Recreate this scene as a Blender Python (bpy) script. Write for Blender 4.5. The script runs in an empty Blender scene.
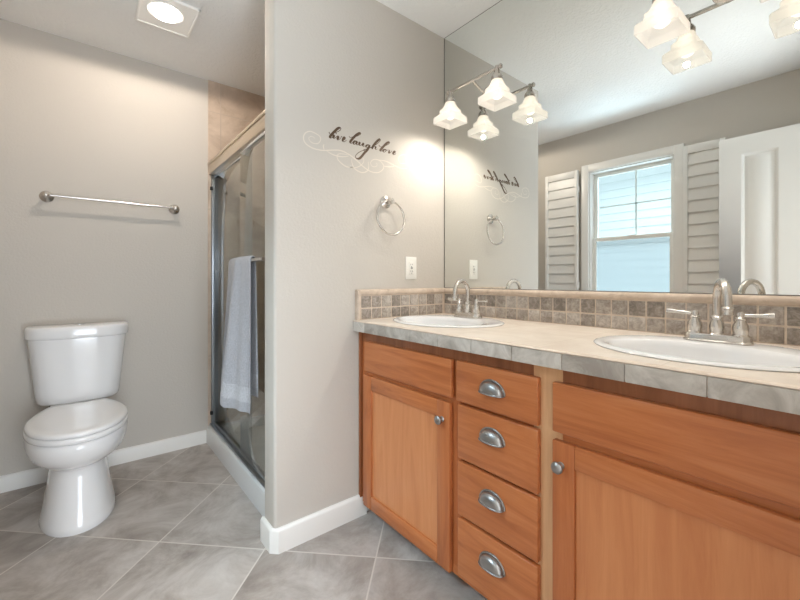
import bpy, bmesh, math, random
from mathutils import Vector, Matrix

S = bpy.context.scene
COL = S.collection

# ------------------------------------------------------------------ camera, world, lights, exposure
F_PX, YAW, HORIZON, CAM_H = 388.34, 39.28, 279.58, 1.096
cd = bpy.data.cameras.new('camera')
cam = bpy.data.objects.new('camera', cd)
COL.objects.link(cam)
cd.sensor_width = 36.0
cd.lens = F_PX / 800 * 36.0
cd.shift_y = -(300 - HORIZON) / 800
cd.clip_start = 0.02
cam.location = (0, 0, CAM_H)
cam.rotation_euler = (math.pi / 2, 0, -math.radians(YAW))
S.camera = cam

S.view_settings.view_transform = 'Standard'
S.view_settings.look = 'None'
S.view_settings.gamma = 1
S.view_settings.use_curve_mapping = False
S.view_settings.exposure = 0.84

S.cycles.use_denoising = True
S.cycles.max_bounces = 12
S.cycles.diffuse_bounces = 6
S.cycles.glossy_bounces = 6
S.cycles.transparent_max_bounces = 16
S.cycles.caustics_reflective = True
S.cycles.caustics_refractive = False
S.cycles.sample_clamp_indirect = 6.0

W = bpy.data.worlds.new('sky')
S.world = W
W.use_nodes = True
W.node_tree.nodes['Background'].inputs[0].default_value = (0.78, 0.90, 1.0, 1)
SKY = 1.2
W.node_tree.nodes['Background'].inputs[1].default_value = SKY

def area(name, loc, rot, sx, sy, power, color):
    l = bpy.data.lights.new(name, 'AREA')
    l.shape = 'RECTANGLE'; l.size = sx; l.size_y = sy
    l.energy = power; l.color = color
    o = bpy.data.objects.new(name, l); COL.objects.link(o)
    o.location = loc; o.rotation_euler = rot
    return o
# daylight falling in at the bathroom window; the bedroom lights are added, unseen fill
area('window_daylight', (-1.65, 1.30, 3.35), (0, -math.radians(42), 0), 1.2, 1.6, 150, (0.76, 0.90, 1.0))
area('ground_daylight', (-1.75, 1.30, -0.75), (0, -math.radians(132), 0), 1.4, 1.8, 110, (0.68, 0.87, 1.0))
area('bedroom_floor_fill', (0.30, -2.0, 0.03), (math.radians(138), 0, 0), 1.8, 1.5, 65, (0.82, 0.91, 1.0))  # added fill aimed up through the doorway to brighten the ceiling
area('bedroom_fill', (0.35, -2.95, 1.45), (math.pi / 2, 0, 0), 2.2, 2.0, 52, (0.76, 0.88, 1.0))  # added fill from behind the camera, evens out the brightness
area('bedroom_overhead_fill', (0.35, -1.6, 2.40), (0, 0, 0), 1.2, 1.2, 15, (1.0, 0.93, 0.85))  # added overhead fill in the unseen bedroom
BULB, CEILING_LAMP = 1.4, 6.0
VANITY_W, CEILING_W = 4.0, 10.0

def lamp_spot(name, loc, power, color, cone, size=0.03):
    l = bpy.data.lights.new(name, 'SPOT'); l.energy = power; l.color = color
    l.spot_size = math.radians(cone); l.spot_blend = 0.75; l.shadow_soft_size = size
    o = bpy.data.objects.new(name, l); COL.objects.link(o); o.location = loc
    return o

# added fill spot in the doorway, turned up to bounce off the ceiling
fl_ = lamp_spot('ceiling_bounce_fill', (0.36, -0.05, 1.30), 20, (0.90, 0.96, 1.0), 84, 0.10)
fl_.data.spot_blend = 1.0; fl_.rotation_euler = (math.radians(180 - 33), 0, math.radians(-8))

# ------------------------------------------------------------------ room numbers (metres)
XM, YP, YB, XP, XW, ZC = 1.56, 1.52, 2.851, 0.594, -0.415, 2.44
YF = -0.15                       # wall behind the camera, with the doorway the camera looks in from

# ------------------------------------------------------------------ helpers
def lin(c):
    return tuple(((v / 255) / 12.92 if v / 255 <= 0.04045 else ((v / 255 + 0.055) / 1.055) ** 2.4) for v in c) + (1,)

class NT:
    """a little node writer"""
    def __init__(self, name):
        self.m = bpy.data.materials.new(name); self.m.use_nodes = True
        self.t = self.m.node_tree; self.n = self.t.nodes
        self.p = self.n['Principled BSDF']; self.out = self.n['Material Output']
    def add(self, kind, **kw):
        x = self.n.new(kind)
        for k, v in kw.items():
            if k.startswith('i_'):
                x.inputs[k[2:].replace('_', ' ')].default_value = v
            else:
                setattr(x, k, v)
        return x
    def link(self, a, b): self.t.links.new(a, b)
    def coord(self, scale=(1, 1, 1), rot=(0, 0, 0), loc=(0, 0, 0)):
        tc = self.add('ShaderNodeTexCoord'); mp = self.add('ShaderNodeMapping')
        mp.inputs['Scale'].default_value = scale; mp.inputs['Rotation'].default_value = rot
        mp.inputs['Location'].default_value = loc
        self.link(tc.outputs['Object'], mp.inputs['Vector'])
        return mp.outputs['Vector']
    def noise(self, vec, scale, detail=4, rough=0.5, dist=0.0):
        x = self.add('ShaderNodeTexNoise')
        x.inputs['Scale'].default_value = scale; x.inputs['Detail'].default_value = detail
        x.inputs['Roughness'].default_value = rough; x.inputs['Distortion'].default_value = dist
        if vec is not None: self.link(vec, x.inputs['Vector'])
        return x.outputs['Fac']
    def ramp(self, fac, stops):
        r = self.add('ShaderNodeValToRGB'); e = r.color_ramp.elements
        while len(e) < len(stops): e.new(0.5)
        for el, (p, c) in zip(e, stops): el.position = p; el.color = c
        self.link(fac, r.inputs['Fac']); return r.outputs['Color']
    def mix(self, fac, a, b, mode='MIX'):
        x = self.add('ShaderNodeMix', data_type='RGBA', blend_type=mode)
        for sock, v in ((x.inputs[0], fac), (x.inputs[6], a), (x.inputs[7], b)):
            if hasattr(v, 'links'): self.link(v, sock)
            else: sock.default_value = v
        return x.outputs[2]
    def math(self, op, a, b=None):
        x = self.add('ShaderNodeMath', operation=op)
        for s, v in ((x.inputs[0], a), (x.inputs[1], b)):
            if v is None: continue
            if hasattr(v, 'links'): self.link(v, s)
            else: s.default_value = v
        return x.outputs[0]
    def base(self, col):
        if hasattr(col, 'links'): self.link(col, self.p.inputs['Base Color'])
        else: self.p.inputs['Base Color'].default_value = col
    def set(self, rough=0.5, metal=0.0, spec=0.5, coat=0.0):
        self.p.inputs['Roughness'].default_value = rough; self.p.inputs['Metallic'].default_value = metal
        self.p.inputs['Specular IOR Level'].default_value = spec; self.p.inputs['Coat Weight'].default_value = coat
        self.p.inputs['Coat Roughness'].default_value = 0.08
    def bump(self, h, strength=0.2, dist=0.01):
        b = self.add('ShaderNodeBump'); b.inputs['Strength'].default_value = strength
        b.inputs['Distance'].default_value = dist
        self.link(h, b.inputs['Height']); self.link(b.outputs['Normal'], self.p.inputs['Normal'])

def plain(name, rgb, rough=0.5, metal=0.0, coat=0.0, spec=0.5):
    n = NT(name); n.base(lin(rgb)); n.set(rough, metal, spec, coat)
    v = n.noise(n.coord(), 60, 2)
    n.link(n.math('ADD', n.math('MULTIPLY', v, 0.06), rough - 0.03), n.p.inputs['Roughness'])
    return n.m

def painted_wall(name, rgb):
    n = NT(name); n.set(0.75, 0, 0.25); n.base(lin(rgb))
    v = n.noise(n.coord(), 95, 4, 0.55); n.bump(v, 0.30, 0.004)
    return n.m

def knockdown(name, rgb):
    n = NT(name); n.set(0.85, 0, 0.2); n.base(lin(rgb))
    v = n.noise(n.coord(), 55, 5, 0.6, 0.6)
    n.bump(n.ramp(v, [(0.42, (0, 0, 0, 1)), (0.6, (1, 1, 1, 1))]), 0.45, 0.004)
    return n.m

def wood(name, axis, light, mid, dark, rough=0.36):
    n = NT(name); n.set(rough, 0, 0.4, 0.12)
    sc = {'y': (9, 0.9, 9), 'z': (9, 9, 0.8)}[axis]
    v = n.coord(sc)
    g = n.noise(v, 2.2, 6, 0.62, 1.1)
    fine = n.noise(n.coord({'y': (60, 3, 90), 'z': (60, 90, 3)}[axis]), 3.0, 3, 0.6)
    c = n.ramp(g, [(0.28, lin(dark)), (0.5, lin(mid)), (0.72, lin(light))])
    c = n.mix(n.math('MULTIPLY', n.math('SUBTRACT', fine, 0.35), 0.55), c, lin(dark))
    n.base(c); n.bump(fine, 0.06, 0.002)
    return n.m

def floor_tile(name, pitch, off_a, off_b):
    n = NT(name); n.set(0.42, 0, 0.4)
    tc = n.add('ShaderNodeTexCoord'); sp = n.add('ShaderNodeSeparateXYZ')
    n.link(tc.outputs['Object'], sp.inputs[0])
    a = n.math('MULTIPLY', n.math('ADD', sp.outputs[0], sp.outputs[1]), 0.70711)
    b = n.math('MULTIPLY', n.math('SUBTRACT', sp.outputs[0], sp.outputs[1]), 0.70711)
    cb = n.add('ShaderNodeCombineXYZ')
    n.link(n.math('ADD', a, off_a), cb.inputs[0]); n.link(n.math('ADD', b, off_b), cb.inputs[1])
    br = n.add('ShaderNodeTexBrick', offset=0.0, squash=1.0)
    n.link(cb.outputs[0], br.inputs['Vector'])
    for k, v in (('Scale', 1.0), ('Mortar Size', 0.0032), ('Mortar Smooth', 0.15), ('Brick Width', pitch), ('Row Height', pitch), ('Bias', 0.0)):
        br.inputs[k].default_value = v
    br.inputs['Color1'].default_value = (0, 0, 0, 1); br.inputs['Color2'].default_value = (1, 1, 1, 1)
    wn = n.add('ShaderNodeTexWhiteNoise', noise_dimensions='3D')
    fl = n.add('ShaderNodeVectorMath', operation='FLOOR'); dv = n.add('ShaderNodeVectorMath', operation='SCALE')
    dv.inputs['Scale'].default_value = 1 / pitch
    n.link(cb.outputs[0], dv.inputs[0]); n.link(dv.outputs[0], fl.inputs[0]); n.link(fl.outputs[0], wn.inputs['Vector'])
    ad = n.add('ShaderNodeVectorMath', operation='MULTIPLY_ADD')
    n.link(wn.outputs['Color'], ad.inputs[0]); ad.inputs[1].default_value = (9, 9, 9); n.link(cb.outputs[0], ad.inputs[2])
    cloud = n.noise(ad.outputs[0], 4.2, 9, 0.68, 0.6)
    c = n.ramp(cloud, [(0.30, lin((136, 128, 122))), (0.44, lin((168, 160, 153))), (0.56, lin((192, 186, 181))), (0.70, lin((212, 208, 204)))])
    vein = n.noise(ad.outputs[0], 22, 6, 0.75, 0.6)
    c = n.mix(n.math('MULTIPLY', vein, 0.34), c, lin((160, 152, 147)))
    c = n.mix(n.math('MULTIPLY', wn.outputs['Value'], 0.15), c, lin((156, 148, 142)))
    c = n.mix(br.outputs['Fac'], c, lin((208, 202, 195)))
    n.base(c)
    h = n.math('SUBTRACT', n.math('MULTIPLY', vein, 0.25), br.outputs['Fac'])
    n.bump(h, 0.25, 0.003)
    return n.m

def wall_tile(name, plane, bw, bh, off, c0, c1, c2, grout, mortar=0.003, rough=0.35, scale=4.0):
    n = NT(name); n.set(rough, 0, 0.4)
    tc = n.add('ShaderNodeTexCoord'); sp = n.add('ShaderNodeSeparateXYZ'); cb = n.add('ShaderNodeCombineXYZ')
    n.link(tc.outputs['Object'], sp.inputs[0])
    ia, ib = {'xz': (0, 2), 'yz': (1, 2), 'xy': (0, 1)}[plane]
    n.link(n.math('ADD', sp.outputs[ia], off[0]), cb.inputs[0]); n.link(n.math('ADD', sp.outputs[ib], off[1]), cb.inputs[1])
    br = n.add('ShaderNodeTexBrick', offset=0.0, squash=1.0)
    n.link(cb.outputs[0], br.inputs['Vector'])
    for k, v in (('Scale', 1.0), ('Mortar Size', mortar), ('Mortar Smooth', 0.1), ('Brick Width', bw), ('Row Height', bh)):
        br.inputs[k].default_value = v
    cl = n.noise(n.coord(), scale, 7, 0.65, 0.8)
    c = n.ramp(cl, [(0.3, lin(c0)), (0.5, lin(c1)), (0.7, lin(c2))])
    n.base(n.mix(br.outputs['Fac'], c, lin(grout)))
    n.bump(n.math('SUBTRACT', n.math('MULTIPLY', cl, 0.2), br.outputs['Fac']), 0.2, 0.003)
    return n.m

def stone(name, c0, c1, c2, scale=9, island=0.0, rough=0.5, bump=0.15):
    n = NT(name); n.set(rough, 0, 0.35)
    v = n.coord()
    cl = n.noise(v, scale, 6, 0.68, 0.8)
    if island:
        g = n.add('ShaderNodeNewGeometry')
        cl2 = n.math('ADD', cl, n.math('MULTIPLY', n.math('SUBTRACT', g.outputs['Random Per Island'], 0.5), island))
    else:
        cl2 = cl
    n.base(n.ramp(cl2, [(0.3, lin(c0)), (0.5, lin(c1)), (0.7, lin(c2))]))
    n.bump(cl, bump, 0.004)
    return n.m

def terry(name, rgb, bump):
    n = NT(name); n.set(0.95, 0, 0.1)
    v = n.noise(n.coord(), 190, 4, 0.75)
    n.base(n.ramp(v, [(0.3, lin(tuple(int(c * 0.80) for c in rgb))), (0.65, lin(rgb))]))
    n.p.inputs['Sheen Weight'].default_value = 0.3
    n.bump(v, bump, 0.004)
    return n.m

def thin_glass(name, tint, refl=1.0):
    n = NT(name)
    tr = n.add('ShaderNodeBsdfTransparent'); tr.inputs[0].default_value = tint
    gl = n.add('ShaderNodeBsdfGlossy'); gl.inputs['Roughness'].default_value = 0.02
    fr = n.add('ShaderNodeFresnel'); ge = n.add('ShaderNodeNewGeometry')
    # same reflectance on both faces of the thin sheet
    n.link(n.math('SUBTRACT', 1.45, n.math('MULTIPLY', ge.outputs['Backfacing'], 1.45 - 1 / 1.45)), fr.inputs['IOR'])
    mx = n.add('ShaderNodeMixShader')
    v = n.noise(n.coord(), 3, 2)
    n.link(n.math('MULTIPLY', fr.outputs[0], n.math('ADD', n.math('MULTIPLY', v, 0.1), refl - 0.05)), mx.inputs[0])
    n.link(tr.outputs[0], mx.inputs[1]); n.link(gl.outputs[0], mx.inputs[2])
    n.link(mx.outputs[0], n.out.inputs['Surface'])
    return n.m

def frosted(name, rgb, clear, glow=0.0, ripple=60, emis=(1, 0.95, 0.88, 1)):
    """frosted glass: part clear, part diffusing, a little gloss; a lit lamp's shade glows"""
    n = NT(name)
    tr = n.add('ShaderNodeBsdfTransparent'); tr.inputs[0].default_value = (0.97, 0.97, 0.97, 1)
    tl = n.add('ShaderNodeBsdfTranslucent'); tl.inputs[0].default_value = lin(rgb)
    df = n.add('ShaderNodeBsdfDiffuse'); df.inputs[0].default_value = lin(rgb)
    gl = n.add('ShaderNodeBsdfGlossy'); gl.inputs['Roughness'].default_value = 0.12
    bp = n.add('ShaderNodeBump'); bp.inputs['Strength'].default_value = 0.15; bp.inputs['Distance'].default_value = 0.005
    n.link(n.noise(n.coord(), ripple, 3), bp.inputs['Height'])
    for x in (tl, df, gl): n.link(bp.outputs[0], x.inputs['Normal'])
    def mixs(f, a, b):
        m = n.add('ShaderNodeMixShader'); m.inputs[0].default_value = f
        n.link(a.outputs[0], m.inputs[1]); n.link(b.outputs[0], m.inputs[2]); return m
    s = mixs(0.35, tl, df); s = mixs(0.05, s, gl); s = mixs(clear, s, tr)
    if glow:
        em = n.add('ShaderNodeEmission'); em.inputs[0].default_value = emis; em.inputs[1].default_value = glow
        ad = n.add('ShaderNodeAddShader'); n.link(s.outputs[0], ad.inputs[0]); n.link(em.outputs[0], ad.inputs[1]); s = ad
    n.link(s.outputs[0], n.out.inputs['Surface'])
    return n.m

def lamp_mat(name, rgb, strength):
    n = NT(name)
    em = n.add('ShaderNodeEmission'); em.inputs[0].default_value = rgb; em.inputs[1].default_value = strength
    n.link(em.outputs[0], n.out.inputs['Surface']); return n.m

# mesh collector ---------------------------------------------------------------------------------
class B:
    def __init__(self): self.bm = bmesh.new()
    def _merge(self, b2, mi):
        for f in b2.faces: f.material_index = mi
        me = bpy.data.meshes.new('tmp'); b2.to_mesh(me); b2.free()
        self.bm.from_mesh(me); bpy.data.meshes.remove(me)
    def box(self, x0, x1, y0, y1, z0, z1, bev=0.0, mi=0, seg=2, mat=None):
        b = bmesh.new(); bmesh.ops.create_cube(b, size=1)
        for v in b.verts:
            v.co = ((x0 + x1) / 2 + v.co.x * (x1 - x0), (y0 + y1) / 2 + v.co.y * (y1 - y0), (z0 + z1) / 2 + v.co.z * (z1 - z0))
        if bev: bmesh.ops.bevel(b, geom=b.edges[:], offset=bev, segments=seg, profile=0.5, affect='EDGES')
        if mat is not None: bmesh.ops.transform(b, matrix=mat, verts=b.verts[:])
        self._merge(b, mi); return self
    def loft(self, rings, cap0=True, cap1=True, closed=True, mi=0):
        b = bmesh.new(); R = [[b.verts.new(p) for p in r] for r in rings]
        for r0, r1 in zip(R, R[1:]):
            n = len(r0)
            for i in range(n if closed else n - 1):
                j = (i + 1) % n
                b.faces.new((r0[i], r0[j], r1[j], r1[i]))
        if cap0: b.faces.new(list(reversed(R[0])))
        if cap1: b.faces.new(R[-1])
        bmesh.ops.recalc_face_normals(b, faces=b.faces[:])
        self._merge(b, mi); return self
    def tube(self, pts, r, seg=12, closed=False, mi=0):
        P = [Vector(p) for p in pts]; n = len(P)
        rad = r if isinstance(r, (list, tuple)) else [r] * n
        rings = []; up = None
        for i in range(n):
            if closed: t = (P[(i + 1) % n] - P[i - 1])
            else: t = P[min(i + 1, n - 1)] - P[max(i - 1, 0)]
            t.normalize()
            if up is None:
                up = Vector((0, 0, 1)) if abs(t.z) < 0.9 else Vector((1, 0, 0))
            a = (up - t * up.dot(t)).normalized(); c = t.cross(a); up = a
            rings.append([P[i] + (a * math.cos(k * 2 * math.pi / seg) + c * math.sin(k * 2 * math.pi / seg)) * rad[i] for k in range(seg)])
        if closed: rings.append(rings[0])
        self.loft(rings, not closed, not closed, mi=mi)
        if closed: bmesh.ops.remove_doubles(self.bm, verts=self.bm.verts[:], dist=1e-6)
        return self
    def lathe(self, prof, c, axis=(0, 0, 1), seg=28, mi=0, sx=1.0):
        ax = Vector(axis).normalized()
        a = Vector((0, 0, 1)) if abs(ax.z) < 0.9 else Vector((1, 0, 0))
        a = (a - ax * a.dot(ax)).normalized(); d = ax.cross(a); c = Vector(c)
        rings = [[c + ax * h + (a * math.cos(k * 2 * math.pi / seg) * sx + d * math.sin(k * 2 * math.pi / seg)) * max(r, 1e-5) for k in range(seg)] for r, h in prof]
        return self.loft(rings, mi=mi)
    def prism(self, poly, axis, lo, hi, bev=0.0, mi=0):
        """polygon of 2-D points swept along an axis: 'x' takes (y,z), 'y' takes (x,z), 'z' takes (x,y)"""
        f = {'x': lambda p, t: (t, p[0], p[1]), 'y': lambda p, t: (p[0], t, p[1]), 'z': lambda p, t: (p[0], p[1], t)}[axis]
        return self.loft([[f(p, lo) for p in poly], [f(p, hi) for p in poly]], mi=mi)
    def build(self, name, mats, parent=None, base=None, angle=38, kind=None):
        ms = mats if isinstance(mats, (list, tuple)) else [mats]
        me = bpy.data.meshes.new(name)
        bmesh.ops.recalc_face_normals(self.bm, faces=self.bm.faces[:]) if False else None
        if parent is not None:
            r = parent
            while r.parent: r = r.parent
            off = Vector(r.location)
        else:
            off = Vector(base) if base else Vector((0, 0, 0))
        bmesh.ops.translate(self.bm, verts=self.bm.verts[:], vec=-off)
        self.bm.to_mesh(me); self.bm.free()
        for m in ms: me.materials.append(m)
        for p in me.polygons: p.use_smooth = True
        me.set_sharp_from_angle(angle=math.radians(angle))
        o = bpy.data.objects.new(name, me); COL.objects.link(o)
        if parent is not None: o.parent = parent
        else: o.location = off
        if kind: o['kind'] = kind
        return o

def thing(name, label, cat, loc, group=None):
    o = bpy.data.objects.new(name, None); COL.objects.link(o)
    o.empty_display_size = 0.05; o.location = loc
    return tag(o, label, cat, group)
def tag(o, label, cat, group=None):
    o['label'] = label; o['category'] = cat
    if group: o['group'] = group
    return o
def copy_tree(o, parent=None):
    c = o.copy(); COL.objects.link(c)
    if parent is not None: c.parent = parent
    for ch in [x for x in bpy.data.objects if x.parent == o]: copy_tree(ch, c)
    return c
def holed_plate(outer, holes, z0, z1, mi=0):
    """flat plate with holes, thickness z0..z1 -> bmesh B"""
    b = bmesh.new()
    for loop in [outer] + holes:
        vs = [b.verts.new((x, y, z1)) for x, y in loop]
        for i in range(len(vs)): b.edges.new((vs[i], vs[(i + 1) % len(vs)]))
    bmesh.ops.triangle_fill(b, use_beauty=True, use_dissolve=False, edges=b.edges[:])
    g = bmesh.ops.extrude_face_region(b, geom=b.faces[:])
    bmesh.ops.translate(b, verts=[v for v in g['geom'] if isinstance(v, bmesh.types.BMVert)], vec=(0, 0, z0 - z1))
    bmesh.ops.recalc_face_normals(b, faces=b.faces[:])
    r = B(); r._merge(b, mi); return r
def circle(cx, cy, rx, ry, n=48):
    return [(cx + rx * math.cos(i * 2 * math.pi / n), cy + ry * math.sin(i * 2 * math.pi / n)) for i in range(n)]
def catmull(pts, k=6):
    out = []; n = len(pts)
    for i in range(n - 1):
        p0, p1, p2, p3 = pts[max(i - 1, 0)], pts[i], pts[i + 1], pts[min(i + 2, n - 1)]
        for j in range(k):
            t = j / k
            out.append(tuple(0.5 * (2 * b + (c - a) * t + (2 * a - 5 * b + 4 * c - d) * t * t + (3 * b - a - 3 * c + d) * t ** 3) for a, b, c, d in zip(p0, p1, p2, p3)))
    out.append(tuple(pts[-1])); return out

# ------------------------------------------------------------------ materials
M = {}
M['wall'] = painted_wall('warm_taupe_paint', (198, 192, 184))
M['ceiling'] = knockdown('white_textured_ceiling', (242, 241, 239))
M['trim'] = plain('white_gloss_trim', (232, 230, 226), 0.35)
M['floor'] = floor_tile('diagonal_stone_tile', 0.458, -1.515 + 0.458 * 8, 0.247 + 0.458 * 8)
M['tile_back'] = wall_tile('travertine_tile', 'xz', 0.33, 0.33, (-0.735 + 0.33 * 3, -2.231 + 0.33 * 8), (172, 154, 137), (197, 179, 162), (216, 200, 184), (184, 169, 154))
M['tile_side'] = wall_tile('travertine_tile_side', 'yz', 0.33, 0.33, (0.1, -2.231 + 0.33 * 8), (172, 154, 137), (197, 179, 162), (216, 200, 184), (184, 169, 154))
M['porcelain'] = plain('white_porcelain', (236, 236, 237), 0.10, 0, 0.4)
M['plastic'] = plain('white_plastic', (238, 236, 230), 0.3)
M['lamp_trim'] = plain('white_lamp_trim', (248, 246, 242), 0.4)
M['acrylic'] = plain('white_acrylic_pan', (228, 230, 231), 0.22)
M['wood_h'] = wood('cherry_wood_across', 'y', (203, 131, 82), (190, 115, 67), (164, 92, 51))
M['wood_v'] = wood('cherry_wood_upright', 'z', (199, 126, 78), (185, 110, 64), (160, 89, 50))
M['wood_panel'] = wood('maple_veneer_panel', 'z', (214, 146, 98), (206, 136, 88), (193, 120, 74))
M['wood_pale'] = wood('pale_maple_stile', 'z', (222, 180, 138), (214, 168, 125), (200, 150, 108))
M['wood_dark'] = wood('dark_cherry_painted_shade', 'z', (166, 106, 70), (150, 94, 60), (128, 78, 48))  # darker cherry with shade painted into its colour
M['counter'] = wall_tile('beige_counter_tile', 'xy', 0.33, 0.305, (-0.964 + 0.33, -0.213 + 0.305 * 4), (214, 200, 186), (226, 214, 201), (236, 226, 214), (208, 194, 178), 0.0015, 0.35, 6.0)
M['lip'] = stone('beige_bullnose', (206, 188, 172), (222, 206, 190), (232, 218, 204), 14, 0, 0.4, 0.08)
M['cap'] = stone('tan_bullnose_cap', (180, 162, 145), (202, 184, 167), (216, 200, 184), 16, 0, 0.4, 0.1)
M['edge'] = stone('grey_edge_tile', (158, 150, 142), (186, 180, 172), (212, 207, 200), 13, 0.3, 0.45, 0.12)
M['tumbled'] = stone('tumbled_stone_tile', (128, 119, 111), (166, 156, 147), (200, 192, 184), 55, 0.28, 0.6, 0.5)
M['grout'] = stone('sandy_grout', (206, 190, 174), (218, 203, 188), (226, 214, 200), 60, 0, 0.8, 0.1)
M['nickel'] = plain('brushed_nickel', (208, 203, 197), 0.26, 1.0)
M['chrome'] = plain('bright_chrome', (222, 224, 226), 0.08, 1.0)
M['aluminium'] = plain('satin_aluminium', (158, 163, 168), 0.30, 1.0)
M['pewter'] = plain('satin_pewter', (168, 168, 168), 0.34, 1.0)
M['header'] = plain('champagne_metal', (216, 201, 182), 0.32, 1.0)
M['mirror'] = plain('mirror_silver', (232, 236, 234), 0.0, 1.0)
n = NT('mirror_face'); n.base(lin((238, 241, 239))); n.set(0.0, 1.0); M['mirror'] = n.m
M['mirror_edge'] = plain('ground_mirror_edge', (120, 116, 110), 0.3)
M['black'] = plain('black_rubber', (22, 22, 22), 0.6)
M['slot'] = plain('dark_slot', (60, 56, 52), 0.6)
M['glass'] = thin_glass('shower_glass', (0.90, 0.93, 0.92, 1))
M['pane'] = thin_glass('window_glass', (0.93, 0.97, 0.98, 1))
M['frost_pane'] = frosted('obscured_window_glass', (150, 160, 162), 0.45, 0, 120)
M['shade'] = frosted('frosted_lamp_glass', (246, 242, 236), 0.42, 0.08, 40)
M['bulb'] = lamp_mat('lit_bulb', (1.0, 0.86, 0.70, 1), BULB)
M['lens'] = lamp_mat('lit_ceiling_lens', (1.0, 0.90, 0.78, 1), CEILING_LAMP)
M['towel'] = terry('grey_terry', (190, 192, 199), 0.6)
M['towel_band'] = terry('grey_woven_band', (208, 210, 216), 0.15)
M['letters'] = plain('brown_vinyl', (88, 66, 46), 0.6)
M['flourish'] = plain('cream_vinyl', (218, 209, 197), 0.6)
M['siding'] = plain('pale_house_siding', (184, 188, 186), 0.8)
M['hose'] = plain('braided_hose', (120, 118, 114), 0.4, 0.8)

# ------------------------------------------------------------------ the setting
T = 0.10
def struct(name, b, m, **k): return b.build(name, m, kind='structure', **k)
struct('floor', B().box(XW - T, XM + T, YF - 3.0, YB + T, -0.05, 0.0), M['floor'])
struct('ceiling', B().box(XW - T, XM + T, YF - 0.12, YB + T, ZC, ZC + 0.05), M['ceiling'])
struct('wall_back', B().box(XW - T, XM + T, YB, YB + T, 0, ZC), M['wall'])
struct('wall_right', B().box(XM + 0.006, XM + 0.006 + T, YF, YB, 0, ZC), M['wall'])
# partition with eased corners
r = 0.014
def rounded_end(x_end, y0, y1, x1, r, k=5):
    pts = [(x1, y0)]
    for i in range(k + 1):
        a = math.pi / 2 * i / k; pts.append((x_end + r - r * math.sin(a), y0 + r - r * math.cos(a)))
    for i in range(k + 1):
        a = math.pi / 2 * i / k; pts.append((x_end + r - r * math.cos(a), y1 - r + r * math.sin(a)))
    pts.append((x1, y1)); return pts
struct('wall_partition', B().prism(rounded_end(XP, YP, YP + 0.115, XM + 0.006, r), 'z', 0, ZC), M['wall'])
# left wall with the window opening
WY0, WY1, WZ0, WZ1 = 0.975, 1.631, 0.845, 2.062
wl = B()
wl.box(XW - T, XW, YF, WY0, 0, ZC); wl.box(XW - T, XW, WY1, YB, 0, ZC)
wl.box(XW - T, XW, WY0, WY1, 0, WZ0); wl.box(XW - T, XW, WY0, WY1, WZ1, ZC)
struct('wall_left', wl, M['wall'])
# wall behind the camera with the open doorway
DX0, DX1, DZ = -0.165, 0.600, 2.05
wf = B()
wf.box(XW - T, DX0, YF - 0.12, YF, 0, ZC); wf.box(DX1, XM + T, YF - 0.12, YF, 0, ZC); wf.box(DX0, DX1, YF - 0.12, YF, DZ, ZC)
struct('wall_front', wf, M['wall'])
dt = B()
for yy in (YF, YF - 0.12 - 0.012):
    dt.box(DX0 - 0.07 if yy < YF else DX0 - 0.02, DX0, yy, yy + 0.012, 0, DZ + 0.07)
    dt.box(DX1, DX1 + 0.07, yy, yy + 0.012, 0, DZ + 0.07)
    dt.box(DX0, DX1, yy, yy + 0.012, DZ, DZ + 0.07)
struct('trim_1', dt, M['trim'])
# bedroom beyond the doorway
hb = B()
hb.box(XW - T - 0.6, XW - 0.6, YF - 3.0, YF - 0.12, 0, ZC); hb.box(XM + T + 0.3, XM + 2 * T + 0.3, YF - 3.0, YF - 0.12, 0, ZC)
hb.box(XW - T - 0.6, XM + 2 * T + 0.3, YF - 3.0 - T, YF - 3.0, 0, ZC)
struct('wall_bedroom', hb, M['wall'])
struct('ceiling_bedroom', B().box(XW - T - 0.6, XM + 2 * T + 0.3, YF - 3.1, YF - 0.12, ZC, ZC + 0.05), M['ceiling'])
struct('floor_bedroom', B().box(XW - T - 0.6, XW - T, YF - 3.0, YF - 0.12, -0.05, 0).box(XM + T, XM + 2 * T + 0.3, YF - 3.0, YF - 0.12, -0.05, 0), M['floor'])

# baseboards: eased top edge
def base_prof(d, hgt): return [(0, 0), (d, 0), (d, hgt - 0.014), (d * 0.75, hgt - 0.005), (d * 0.4, hgt), (0, hgt)]
BH = 0.085
struct('baseboard_back', B().prism([(YB - p, z) for p, z in base_prof(0.014, BH)], 'x', XW, 0.644), M['trim'])
struct('baseboard_left', B().prism([(XW + p, z) for p, z in base_prof(0.014, BH)], 'y', YF, YB - 0.014), M['trim'])
bp = B()
# wraps the partition: front face, chamfered corner, end face
path = [(1.03, YP), (XP + 0.018, YP), (XP, YP + 0.018), (XP, YP + 0.115)]
nrm = [(0, -1), (-0.414, -1), (-1, -0.414), (-1, 0)]
hB = 0.098
rings = []
for (px, py), (nx, ny) in zip(path, nrm):
    rings.append([(px + nx * d, py + ny * d, z) for d, z in base_prof(0.015, hB)])
bp.loft(rings)
struct('baseboard_partition', bp, M['trim'])

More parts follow.
